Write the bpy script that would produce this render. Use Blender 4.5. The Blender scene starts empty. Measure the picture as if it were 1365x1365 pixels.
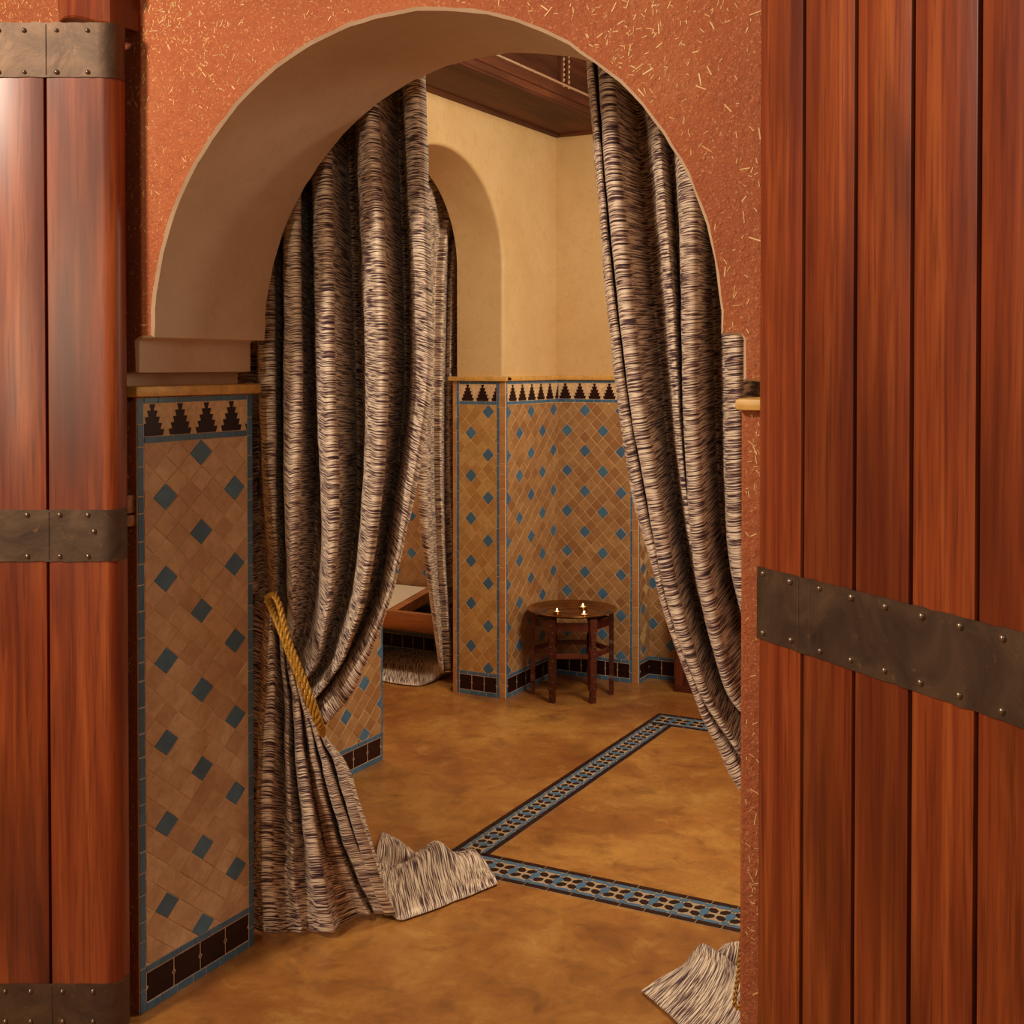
import bpy, bmesh, math, random
from math import sin, cos, tan, radians, pi, sqrt, atan2
from mathutils import Vector, Matrix, noise
from mathutils.geometry import tessellate_polygon
random.seed(7)
S = bpy.context.scene
# ------------------------------------------------------------------ camera
FPX, PSI, PIT, HZ, HC = 1690.0, radians(28.1), radians(1.0), 485.0, 1.5
PY = HZ + FPX*tan(PIT)
cam = bpy.data.cameras.new('camera'); camo = bpy.data.objects.new('camera', cam)
S.collection.objects.link(camo); S.camera = camo
camo.location = (0, 0, HC); camo.rotation_euler = (pi/2-PIT, 0, PSI)
cam.sensor_width = 36; cam.lens = FPX/1365*36; cam.shift_y = (PY-682.5)/1365
cam.clip_start = .05
S.view_settings.view_transform = 'Standard'; S.view_settings.look = 'None'
S.view_settings.gamma = 1; S.view_settings.use_curve_mapping = False
S.view_settings.exposure = 0.0
# ------------------------------------------------------------------ light
W = bpy.data.worlds.new('world'); S.world = W; W.use_nodes = True
W.node_tree.nodes['Background'].inputs[0].default_value = (1.0, .62, .36, 1)
W.node_tree.nodes['Background'].inputs[1].default_value = .06
def area(name, loc, target, size, power, col, sy=None):
    l = bpy.data.lights.new(name, 'AREA'); l.energy = power; l.color = col; l.size = size
    if sy: l.shape = 'RECTANGLE'; l.size_y = sy
    o = bpy.data.objects.new(name, l); S.collection.objects.link(o); o.location = loc
    o.rotation_euler = (Vector(target)-Vector(loc)).to_track_quat('-Z', 'Y').to_euler()
    return o
area('hall_key_light', (-2.35, -.1, 3.05), (-1.4, 2.6, 1.2), .32, 76, (1, .84, .66))  # unseen key light, high at the front left
area('hall_glare_light', (-1.72, -.85, 1.75), (-2.0, 2.4, 1.4), .35, 22, (1, .80, .54), .75)  # unseen light added to mirror as glare on the left door
area('hall_fill_right', (.5, -.4, 2.5), (-1.0, 2.3, 1.9), .6, 5, (1, .82, .62))  # unseen fill added from the right to brighten the left jamb
area('room_key_light', (-.95, 3.9, 2.5), (-2.2, 4.7, .8), .6, 38, (1, .86, .64))  # unseen light kept out of view, placed to light the room walls evenly
area('room_side_light', (-.1, 4.0, 1.9), (-2.7, 4.9, 1.0), .8, 14, (1, .84, .62))  # unseen area light from the right side of the room
area('alcove_light', (-3.9, 4.6, 2.4), (-3.9, 4.6, 0), .5, 20, (1, .84, .62))  # unseen area light shining down into the alcove
# ------------------------------------------------------------------ projection helpers (photo pixel -> point on a real plane)
R_ = Vector((cos(PSI), sin(PSI), 0)); FH = Vector((-sin(PSI), cos(PSI), 0))
F_ = FH*cos(PIT) - Vector((0, 0, sin(PIT))); U_ = FH*sin(PIT) + Vector((0, 0, cos(PIT)))
CAM = Vector((0, 0, HC))
def ray(x, y): return F_ + R_*((x-682.5)/FPX) + U_*((PY-y)/FPX)
def on_y(x, y, Y): v = ray(x, y); return CAM + v*(Y/v.y)
def on_x(x, y, X): v = ray(x, y); return CAM + v*(X/v.x)
def on_z(x, y, z=0): v = ray(x, y); return CAM + v*((z-HC)/v.z)
def on_plane(x, y, P, n): v = ray(x, y); return CAM + v*((P-CAM).dot(n)/v.dot(n))
# ------------------------------------------------------------------ object helpers
C = S.collection.objects
def link(o, parent=None):
    C.link(o)
    if parent is not None: o.parent = parent
    return o
def tag(o, label=None, cat=None, group=None, kind=None):
    if label: o['label'] = label
    if cat: o['category'] = cat
    if group: o['group'] = group
    if kind: o['kind'] = kind
    return o
def empty(name, loc=(0, 0, 0), rz=0, parent=None):
    o = bpy.data.objects.new(name, None); o.empty_display_size = .05
    o.location = loc; o.rotation_euler = (0, 0, rz); return link(o, parent)
def meshobj(name, V, Fs, mats, parent=None, smooth=False, mi=None):
    me = bpy.data.meshes.new(name); me.from_pydata([tuple(v) for v in V], [], Fs)
    for m in (mats if isinstance(mats, (list, tuple)) else [mats]): me.materials.append(m)
    if mi: me.polygons.foreach_set('material_index', mi)
    if smooth: me.polygons.foreach_set('use_smooth', [True]*len(me.polygons))
    me.update()
    return link(bpy.data.objects.new(name, me), parent)
class MB:
    def __init__(s): s.V = []; s.F = []; s.M = []
    def add(s, V, Fs, m=0):
        b = len(s.V); s.V += [Vector(v) for v in V]; s.F += [[i+b for i in f] for f in Fs]; s.M += [m]*len(Fs)
    def box(s, a, b, m=0, bev=0):
        x0, y0, z0 = a; x1, y1, z1 = b
        if bev <= 0:
            V = [(x, y, z) for z in (z0, z1) for y in (y0, y1) for x in (x0, x1)]
            s.add(V, [(0, 2, 3, 1), (4, 5, 7, 6), (0, 1, 5, 4), (2, 6, 7, 3), (0, 4, 6, 2), (1, 3, 7, 5)], m); return
        bm = bmesh.new(); bmesh.ops.create_cube(bm, size=1)
        for v in bm.verts: v.co = Vector((x0+(v.co.x+.5)*(x1-x0), y0+(v.co.y+.5)*(y1-y0), z0+(v.co.z+.5)*(z1-z0)))
        bmesh.ops.bevel(bm, geom=bm.edges[:], offset=bev, segments=2, affect='EDGES', profile=.6)
        bm.verts.index_update(); s.add([v.co.copy() for v in bm.verts], [[v.index for v in f.verts] for f in bm.faces], m); bm.free()
    def lathe(s, prof, n=32, c=(0, 0, 0), m=0):
        V = []; Fs = []
        for r, z in prof:
            for k in range(n): V.append((c[0]+r*cos(2*pi*k/n), c[1]+r*sin(2*pi*k/n), c[2]+z))
        for i in range(len(prof)-1):
            for k in range(n): a = i*n+k; b = i*n+(k+1) % n; Fs.append((a, b, b+n, a+n))
        s.add(V, Fs, m)
    def tube(s, pts, r, n=8, m=0, taper=None):
        pts = [Vector(p) for p in pts]; V = []; Fs = []; up = Vector((0.13, .21, 1)).normalized()
        for i, p in enumerate(pts):
            t = (pts[min(i+1, len(pts)-1)]-pts[max(i-1, 0)]).normalized()
            a = t.cross(up); a = (a if a.length > .05 else t.cross(Vector((1, 0, 0)))).normalized(); b = t.cross(a).normalized()
            rr = r*(taper(i/(len(pts)-1)) if taper else 1)
            for k in range(n): V.append(p + a*rr*cos(2*pi*k/n) + b*rr*sin(2*pi*k/n))
        for i in range(len(pts)-1):
            for k in range(n): a = i*n+k; b = i*n+(k+1) % n; Fs.append((a, a+n, b+n, b))
        Fs.append(tuple(range(n))); Fs.append(tuple(reversed(range((len(pts)-1)*n, len(pts)*n))))
        s.add(V, Fs, m)
    def prism(s, poly, y0, y1, m=0, bev=0.0):
        """polygon in xz, from y1 (back) to y0 (front, -y), chamfered front."""
        n = len(poly); cx = sum(p[0] for p in poly)/n; cz = sum(p[1] for p in poly)/n
        ar = sum(poly[i][0]*poly[(i+1) % n][1]-poly[(i+1) % n][0]*poly[i][1] for i in range(n))
        if ar < 0: poly = poly[::-1]
        V = [(x, y1, z) for x, z in poly]
        if bev > 0:
            V += [(x, y0+bev*.6, z) for x, z in poly]
            def ins(x, z):
                d = sqrt((x-cx)**2+(z-cz)**2) or 1; k = max(.5, 1-bev*1.3/d); return (cx+(x-cx)*k, y0, cz+(z-cz)*k)
            V += [ins(x, z) for x, z in poly]; L = 2
        else: V += [(x, y0, z) for x, z in poly]; L = 1
        Fs = []
        for l in range(L):
            for i in range(n): j = (i+1) % n; Fs.append((l*n+j, (l*n+i), (l+1)*n+i, (l+1)*n+j))
        top = [L*n+i for i in range(n)]
        if n <= 4: Fs.append(top)
        else:
            for t in tessellate_polygon([[Vector((x, z, 0)) for x, z in poly]]):
                a, b, c = t; ar = (poly[b][0]-poly[a][0])*(poly[c][1]-poly[a][1])-(poly[c][0]-poly[a][0])*(poly[b][1]-poly[a][1])
                Fs.append((top[a], top[b], top[c]) if ar > 0 else (top[c], top[b], top[a]))
        s.add(V, Fs, m)
    def build(s, name, mats, parent=None, smooth=False):
        o = meshobj(name, s.V, s.F, mats, parent, False, s.M)
        if smooth:
            me = o.data; me.polygons.foreach_set('use_smooth', [True]*len(me.polygons))
            try: me.set_sharp_from_angle(angle=radians(40))
            except Exception: pass
        return o
# ------------------------------------------------------------------ materials
def mat(name, fn):
    m = bpy.data.materials.new(name); m.use_nodes = True; nt = m.node_tree; b = nt.nodes['Principled BSDF']
    fn(nt, b); return m
def N(nt, t, **k):
    n = nt.nodes.new(t)
    for a, v in k.items():
        if a in n.inputs.keys(): n.inputs[a].default_value = v
        else: setattr(n, a, v)
    return n
def coords(nt, scale=(1, 1, 1), kind='Object', rot=(0, 0, 0), objrand=False):
    tc = N(nt, 'ShaderNodeTexCoord'); mp = N(nt, 'ShaderNodeMapping'); mp.inputs['Scale'].default_value = scale
    mp.inputs['Rotation'].default_value = rot
    nt.links.new(tc.outputs[kind], mp.inputs['Vector'])
    if objrand:
        oi = N(nt, 'ShaderNodeObjectInfo'); vm = N(nt, 'ShaderNodeVectorMath', operation='SCALE'); vm.inputs[0].default_value = (13, 7, 29)
        nt.links.new(oi.outputs['Random'], vm.inputs['Scale']); nt.links.new(vm.outputs[0], mp.inputs['Location'])
    return mp.outputs[0]
def noise_n(nt, vec, scale=5, detail=4, rough=.55, dist=0):
    n = N(nt, 'ShaderNodeTexNoise'); n.inputs['Scale'].default_value = scale; n.inputs['Detail'].default_value = detail
    n.inputs['Roughness'].default_value = rough; n.inputs['Distortion'].default_value = dist
    nt.links.new(vec, n.inputs['Vector']); return n.outputs['Fac']
def ramp(nt, fac, stops):
    r = N(nt, 'ShaderNodeValToRGB'); e = r.color_ramp.elements
    while len(e) < len(stops): e.new(.5)
    for i, (p, c) in enumerate(stops): e[i].position = p; e[i].color = (*c, 1) if len(c) == 3 else c
    nt.links.new(fac, r.inputs[0]); return r.outputs[0]
def mix(nt, a, b, fac, mode='MIX'):
    m = N(nt, 'ShaderNodeMix', data_type='RGBA', blend_type=mode)
    for s, i in ((fac, 0), (a, 6), (b, 7)):
        if hasattr(s, 'is_linked') or hasattr(s, 'links'): nt.links.new(s, m.inputs[i])
        elif i == 0: m.inputs[0].default_value = s
        else: m.inputs[i].default_value = (*s, 1)
    return m.outputs[2]
def bump(nt, b, h, strength=.3, dist=.01, prev=None):
    n = N(nt, 'ShaderNodeBump'); n.inputs['Strength'].default_value = strength; n.inputs['Distance'].default_value = dist
    nt.links.new(h, n.inputs['Height'])
    if prev: nt.links.new(prev, n.inputs['Normal'])
    nt.links.new(n.outputs[0], b.inputs['Normal']); return n.outputs[0]
def m_simple(name, col, rough=.5, metal=0, var=.0, sc=20, bmp=0):
    def fn(nt, b):
        b.inputs['Roughness'].default_value = rough; b.inputs['Metallic'].default_value = metal
        v = coords(nt); n = noise_n(nt, v, sc, 4)
        d = tuple(c*(1-var) for c in col); l = tuple(min(1, c*(1+var)) for c in col)
        nt.links.new(ramp(nt, n, [(.3, d), (.7, l)]), b.inputs['Base Color'])
        if bmp: bump(nt, b, n, .4, bmp)
    return mat(name, fn)
def fn_orange(nt, b):
    v = coords(nt); n1 = noise_n(nt, v, 3.2, 5, .6); n2 = noise_n(nt, v, 60, 4, .7); n3 = noise_n(nt, v, 220, 2, .6)
    c = ramp(nt, n1, [(.3, (.35, .080, .023)), (.55, (.42, .105, .031)), (.75, (.48, .155, .052))])
    c = mix(nt, c, (.34, .085, .03), ramp(nt, n2, [(.30, (.9,)*3), (.50, (0,)*3)]))
    c = mix(nt, c, (.78, .42, .19), ramp(nt, n3, [(.58, (0,)*3), (.70, (.45,)*3)]))
    nt.links.new(c, b.inputs['Base Color']); b.inputs['Roughness'].default_value = .8
    p = bump(nt, b, n2, .8, .008); bump(nt, b, n3, .5, .002, p)
M_ORANGE = mat('mud_plaster', fn_orange)
def tadelakt(name, c1, c2, c3):
    def fn(nt, b):
        v = coords(nt); n1 = noise_n(nt, v, 2.2, 6, .6, .6); n2 = noise_n(nt, v, 26, 3, .6, 1.2)
        c = ramp(nt, n1, [(.3, c1), (.5, c2), (.72, c3)]); c = mix(nt, c, c1, ramp(nt, n2, [(.3, (.5,)*3), (.5, (0,)*3)]))
        nt.links.new(c, b.inputs['Base Color']); b.inputs['Roughness'].default_value = .55
        bump(nt, b, n2, .12, .004)
    return mat(name, fn)
M_CREAM = tadelakt('cream_tadelakt', (.57, .37, .225), (.64, .44, .285), (.69, .50, .335))
M_ROOM = tadelakt('honey_tadelakt', (.60, .37, .16), (.68, .45, .21), (.74, .51, .26))
M_LEDGE = m_simple('ochre_ledge', (.72, .40, .10), .45, 0, .2, 30, .002)
def fn_floor(nt, b):
    v = coords(nt); n1 = noise_n(nt, v, 1.8, 8, .65, .3); n2 = noise_n(nt, v, 7, 9, .72, .45); n3 = noise_n(nt, v, 45, 4, .6, .5)
    c = ramp(nt, n1, [(.3, (.25, .080, .020)), (.48, (.37, .145, .033)), (.66, (.50, .24, .055))])
    c = mix(nt, c, (.17, .058, .017), ramp(nt, n2, [(.30, (.9,)*3), (.5, (0,)*3)]))
    c = mix(nt, c, (.56, .31, .085), ramp(nt, n2, [(.54, (0,)*3), (.70, (.7,)*3)]))
    c = mix(nt, c, (.30, .12, .03), ramp(nt, n3, [(.32, (.4,)*3), (.45, (0,)*3)]))
    nt.links.new(c, b.inputs['Base Color'])
    nt.links.new(ramp(nt, n2, [(.3, (.34,)*3), (.7, (.22,)*3)]), b.inputs['Roughness'])
    bump(nt, b, n2, .10, .004)
M_FLOOR = mat('polished_ochre_floor', fn_floor)
def tile_mat(name, c1, c2, rough=.3, c3=None):
    def fn(nt, b):
        oi = N(nt, 'ShaderNodeObjectInfo'); at = N(nt, 'ShaderNodeAttribute'); at.attribute_name = 'rnd'
        ad = N(nt, 'ShaderNodeMath', operation='ADD'); fr = N(nt, 'ShaderNodeMath', operation='FRACT')
        nt.links.new(oi.outputs['Random'], ad.inputs[0]); nt.links.new(at.outputs['Fac'], ad.inputs[1]); nt.links.new(ad.outputs[0], fr.inputs[0])
        c = ramp(nt, fr.outputs[0], [(0, c1), (.5, c3 or tuple((a+b_)/2 for a, b_ in zip(c1, c2))), (1, c2)])
        v = coords(nt, objrand=True); n = noise_n(nt, v, 30, 4, .6, .5)
        c = mix(nt, c, tuple(x*.72 for x in c1), ramp(nt, n, [(.35, (.5,)*3), (.6, (0,)*3)]))
        nt.links.new(c, b.inputs['Base Color']); b.inputs['Roughness'].default_value = rough; b.inputs['Specular IOR Level'].default_value = .5 if rough < .42 else .22
        bump(nt, b, n, .12, .002)
    return mat(name, fn)
M_TAN = tile_mat('tan_zellige', (.36, .165, .062), (.52, .285, .115), .38, (.45, .235, .095))
M_TANP_LIT = tile_mat('lit_pinkish_tan_zellige', (.60, .36, .205), (.76, .52, .31), .42)  # pinkish tan, lightened: extra light on the left jamb put into the colour
M_TAN2 = tile_mat('pink_tan_zellige', (.46, .24, .12), (.58, .34, .17), .38)
M_BLUE = tile_mat('blue_zellige', (.055, .15, .27), (.09, .21, .34), .32)
M_TAN_LIT = tile_mat('lit_tan_zellige', (.48, .24, .07), (.64, .38, .13), .32)  # tan made paler and yellower: light on the far pier painted in
M_DARK = tile_mat('aubergine_zellige', (.020, .006, .006), (.032, .009, .008), .42)
M_EDGET = tile_mat('orange_edge_zellige', (.52, .22, .075), (.60, .32, .12), .4)
M_GROUT = m_simple('grout', (.74, .50, .28), .9, 0, .2, 60)
M_BEDG = m_simple('cream_mosaic_bed', (.42, .29, .17), .7, 0, .1, 60)
M_GROUTB = m_simple('grey_grout', (.20, .17, .13), .9, 0, .2, 60)
def wood(name, c1, c2, c3, axis='Z', rough=.42, sc=1.0, coat=.42):
    def fn(nt, b):
        s = {'Z': (26*sc, 26*sc, .9*sc), 'X': (.9*sc, 26*sc, 26*sc), 'Y': (26*sc, .9*sc, 26*sc)}[axis]
        v = coords(nt, s, objrand=True); n1 = noise_n(nt, v, 1.0, 6, .62, .9); n2 = noise_n(nt, v, 5.5, 3, .6, .2)
        s2 = {'Z': (5, 5, .8), 'X': (.8, 5, 5), 'Y': (5, .8, 5)}[axis]
        v2 = coords(nt, s2, objrand=True); n3 = noise_n(nt, v2, 1.5, 3, .5, .5)
        c = ramp(nt, n1, [(.3, c1), (.5, c2), (.72, c3)])
        c = mix(nt, c, tuple(x*.45 for x in c1), ramp(nt, n3, [(.32, (.85,)*3), (.58, (0,)*3)]))
        c = mix(nt, c, tuple(x*.5 for x in c1), ramp(nt, n2, [(.3, (.6,)*3), (.5, (0,)*3)]))
        nt.links.new(c, b.inputs['Base Color']); b.inputs['Roughness'].default_value = rough
        b.inputs['Coat Weight'].default_value = coat; b.inputs['Coat Roughness'].default_value = .31; b.inputs['Specular IOR Level'].default_value = .3
        bump(nt, b, n1, .10, .002)
    return mat(name, fn)
M_DOOR = wood('cedar_door_wood', (.17, .024, .007), (.29, .054, .013), (.46, .115, .026))
M_BEAM = wood('dark_ceiling_wood', (.085, .020, .008), (.125, .034, .012), (.17, .052, .018), 'Y', .65, coat=0)
M_BEAMX = wood('dark_ceiling_wood_across', (.085, .020, .008), (.125, .034, .012), (.17, .052, .018), 'X', .65, coat=0)
M_STOOL = wood('red_brown_wood', (.07, .014, .008), (.13, .026, .013), (.19, .045, .02), 'Z', .4)
M_BED = wood('orange_pine', (.36, .12, .035), (.46, .17, .05), (.55, .22, .07), 'X', .5)
M_BLACK = m_simple('door_core', (.02, .008, .004), .9)
def fn_strap(nt, b):
    v = coords(nt); n1 = noise_n(nt, v, 9, 5, .6, .8); n2 = noise_n(nt, v, 40, 4, .6)
    c = ramp(nt, n1, [(.3, (.065, .038, .025)), (.5, (.115, .068, .042)), (.7, (.18, .105, .062))])
    c = mix(nt, c, (.35, .17, .07), ramp(nt, n2, [(.62, (0,)*3), (.75, (.5,)*3)]))
    nt.links.new(c, b.inputs['Base Color']); b.inputs['Metallic'].default_value = .55; b.inputs['Roughness'].default_value = .52
    bump(nt, b, n1, .35, .006)
M_STRAP = mat('aged_iron_strap', fn_strap)
M_RIVET = m_simple('rivet_iron', (.30, .22, .16), .3, .8, .2)
M_BRASS = m_simple('aged_brass', (.40, .20, .06), .22, .95, .25, 25, .0008)
M_RUST = m_simple('rusty_iron', (.34, .15, .07), .7, .2, .4, 60, .001)
M_WHITE = m_simple('cream_cushion', (.72, .60, .45), .9, 0, .05)
M_WAX = m_simple('candle_wax', (.85, .62, .35), .5)
M_IRON = m_simple('dark_iron', (.05, .035, .025), .5, .6)
def fn_flame(nt, b):
    b.inputs['Base Color'].default_value = (1, .6, .2, 1); b.inputs['Emission Color'].default_value = (1, .66, .26, 1); b.inputs['Emission Strength'].default_value = 14
M_FLAME = mat('candle_flame', fn_flame)
M_STRAW = tile_mat('straw', (.78, .44, .16), (.95, .68, .34), .6)
M_GOLD = m_simple('gold_cord', (.52, .26, .03), .5, .15, .4, 160)
def fn_fabric(nt, b):
    tc = N(nt, 'ShaderNodeTexCoord')
    def mp(s):
        m = N(nt, 'ShaderNodeMapping'); m.inputs['Scale'].default_value = s; nt.links.new(tc.outputs['UV'], m.inputs['Vector']); return m.outputs[0]
    n1 = noise_n(nt, mp((12, 320, 1)), 1, 2, .5, .25); n2 = noise_n(nt, mp((50, 520, 1)), 1, 1, .5); n3 = noise_n(nt, mp((5, 45, 1)), 1, 2, .5)
    a = N(nt, 'ShaderNodeMath', operation='MULTIPLY_ADD'); a.inputs[1].default_value = .20; nt.links.new(n3, a.inputs[0]); nt.links.new(n1, a.inputs[2])
    a2 = N(nt, 'ShaderNodeMath', operation='MULTIPLY_ADD'); a2.inputs[1].default_value = .16; nt.links.new(n2, a2.inputs[0]); nt.links.new(a.outputs[0], a2.inputs[2])
    c = ramp(nt, a2.outputs[0], [(.565, (.040, .015, .026)), (.625, (.13, .058, .066)), (.675, (.48, .31, .23)), (.75, (.93, .76, .57))])
    nt.links.new(c, b.inputs['Base Color']); b.inputs['Roughness'].default_value = .62
    b.inputs['Sheen Weight'].default_value = .15; b.inputs['Specular IOR Level'].default_value = .35
    rib = noise_n(nt, mp((4, 210, 1)), 1, 2, .5, .3)
    p = bump(nt, b, rib, .55, .006); bump(nt, b, a2.outputs[0], .5, .0025, p)
M_FAB = mat('woven_streaked_fabric', fn_fabric)
# ------------------------------------------------------------------ floor and its mosaic border
fl = MB(); fl.box((-6.5, -2.0, -.06), (2.4, 6.6, 0)); floor = fl.build('floor', M_FLOOR)
tag(floor, 'polished ochre floor with an inlaid mosaic border', 'floor', kind='structure')
X0, X1, YA, YB, YC, YD = -1.994, -1.872, 3.207, 3.362, 4.91, 5.07
XE = .55      # right side of the rectangle, hidden behind the door and jamb
T = .0022
def flat_box(mb, x0, x1, y0, y1, z0, z1, m=0): mb.box((x0, y0, z0), (x1, y1, z1), m)
bed = MB()
flat_box(bed, X0, X1, YA, YD, 0, T*.5); flat_box(bed, X1, XE, YA, YB, 0, T*.5); flat_box(bed, X1, XE, YC, YD, 0, T*.5); flat_box(bed, XE-.12, XE, YB, YC, 0, T*.5)
tag(bed.build('mosaic_bed', M_BEDG, floor), kind='stuff')
ew = .020
def et_mesh(L, name):
    m = MB(); m.box((-L/2+.0015, -ew/2+.001, 0), (L/2-.0015, ew/2-.001, T), 0, .0008); o = m.build(name, M_DARK); me = o.data; bpy.data.objects.remove(o); return me
ETM = et_mesh(.075, 'edge_tile')
def edge_run(x0, y0, x1, y1, z0=T*.4):
    L = sqrt((x1-x0)**2+(y1-y0)**2); n = max(1, round(L/.075)); a = atan2(y1-y0, x1-x0)
    for i in range(n):
        t = (i+.5)/n; o = bpy.data.objects.new('edge_tile', ETM); o.location = (x0+(x1-x0)*t, y0+(y1-y0)*t, z0); o.rotation_euler = (0, 0, a)
        o.scale = (L/n/.075, 1, 1); link(o, floor)
h = ew/2
edge_run(X0+h, YA, X0+h, YD); edge_run(X1-h, YB-ew, X1-h, YC+ew)
edge_run(X0+ew, YA+h, XE, YA+h); edge_run(X0+ew, YB-h, XE, YB-h)
edge_run(X0+ew, YD-h, XE, YD-h); edge_run(X0+ew, YC+h, XE, YC+h)
mo = MB()
def hexa(cx, cy, ang, L, Wd, m):
    pts = [(-L, 0), (-L*.5, -Wd), (L*.5, -Wd), (L, 0), (L*.5, Wd), (-L*.5, Wd)]
    c, s_ = cos(ang), sin(ang); P = [(cx+x*c-y*s_, cy+x*s_+y*c) for x, y in pts]
    mo.add([(x, y, T*.3) for x, y in P]+[(x, y, T) for x, y in P], [tuple(range(6, 12))]+[(i, (i+1) % 6, 6+(i+1) % 6, 6+i) for i in range(6)], m)
def mosaic(x0, y0, dx, dy, L, Wd):
    """band of motif cells starting at (x0,y0) centre line, running (dx,dy)."""
    sc = Wd/.115; cell = .0725; n = int(L/cell); cell = L/n; a0 = atan2(dy, dx); w = Wd/2
    for i in range(n):
        s = (i+.5)*cell
        def P(u, v): return (x0+dx*(s+u)-dy*v, y0+dy*(s+u)+dx*v)
        q = cell*.225; kk = w*.34
        for k in range(4):
            a = pi/4+k*pi/2; px, py = P(q*(1 if cos(a) > 0 else -1), kk*(1 if sin(a) > 0 else -1)); hexa(px, py, a0+a, .0175*(sc*.5+.5), .0112*sc**.8, 0)
        px, py = P(-cell/2, 0); hexa(px, py, a0+pi/2, w*.52, .0125, 1)
        for sg in (-1, 1):
            px, py = P(0, sg*w*.86); hexa(px, py, a0, cell*.37, .0080*sc, 1)
            px, py = P(-cell/2, sg*w*.78); hexa(px, py, a0+sg*.5, cell*.20, .0100*sc, 1)
mosaic((X0+X1)/2, YB-.01, 0, 1, YC-YB+.02, X1-X0-2*ew); mosaic(X0+ew, (YA+YB)/2, 1, 0, XE-X0-ew, YB-YA-2*ew); mosaic(X0+ew, (YC+YD)/2, 1, 0, XE-X0-ew, YD-YC-2*ew)
tag(mo.build('mosaic_inlay', [M_DARK, M_BLUE], floor), kind='stuff')
# ------------------------------------------------------------------ tiled dado builder
def clip_poly(P, x0, x1, z0, z1):
    for ax, lim, sg in ((0, x0, 1), (0, x1, -1), (1, z0, 1), (1, z1, -1)):
        out = []
        for i in range(len(P)):
            a, b = P[i], P[(i+1) % len(P)]; da = (a[ax]-lim)*sg; db = (b[ax]-lim)*sg
            if da >= 0: out.append(a)
            if da*db < 0: t = da/(da-db); out.append((a[0]+(b[0]-a[0])*t, a[1]+(b[1]-a[1])*t))
        P = out
        if not P: return []
    return P
def parea(P): return abs(sum(P[i][0]*P[(i+1) % len(P)][1]-P[(i+1) % len(P)][0]*P[i][1] for i in range(len(P))))/2
THK = .0032
def merlon(cx, z0, w, hgt):
    n = 5; r = []; l = []
    for i in range(n):
        hw = w/2*(1-i/n*1.0); hw2 = w/2*(1-(i+1)/n*.80)-w*.045; za = z0+hgt*i/n; zb = z0+hgt*(i+1)/n
        r += [(cx+hw-w*.045, za), (cx+hw+w*.025, zb-hgt*.012)]
    pts = r + [(2*cx-x, z) for x, z in reversed(r)]
    return pts
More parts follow.
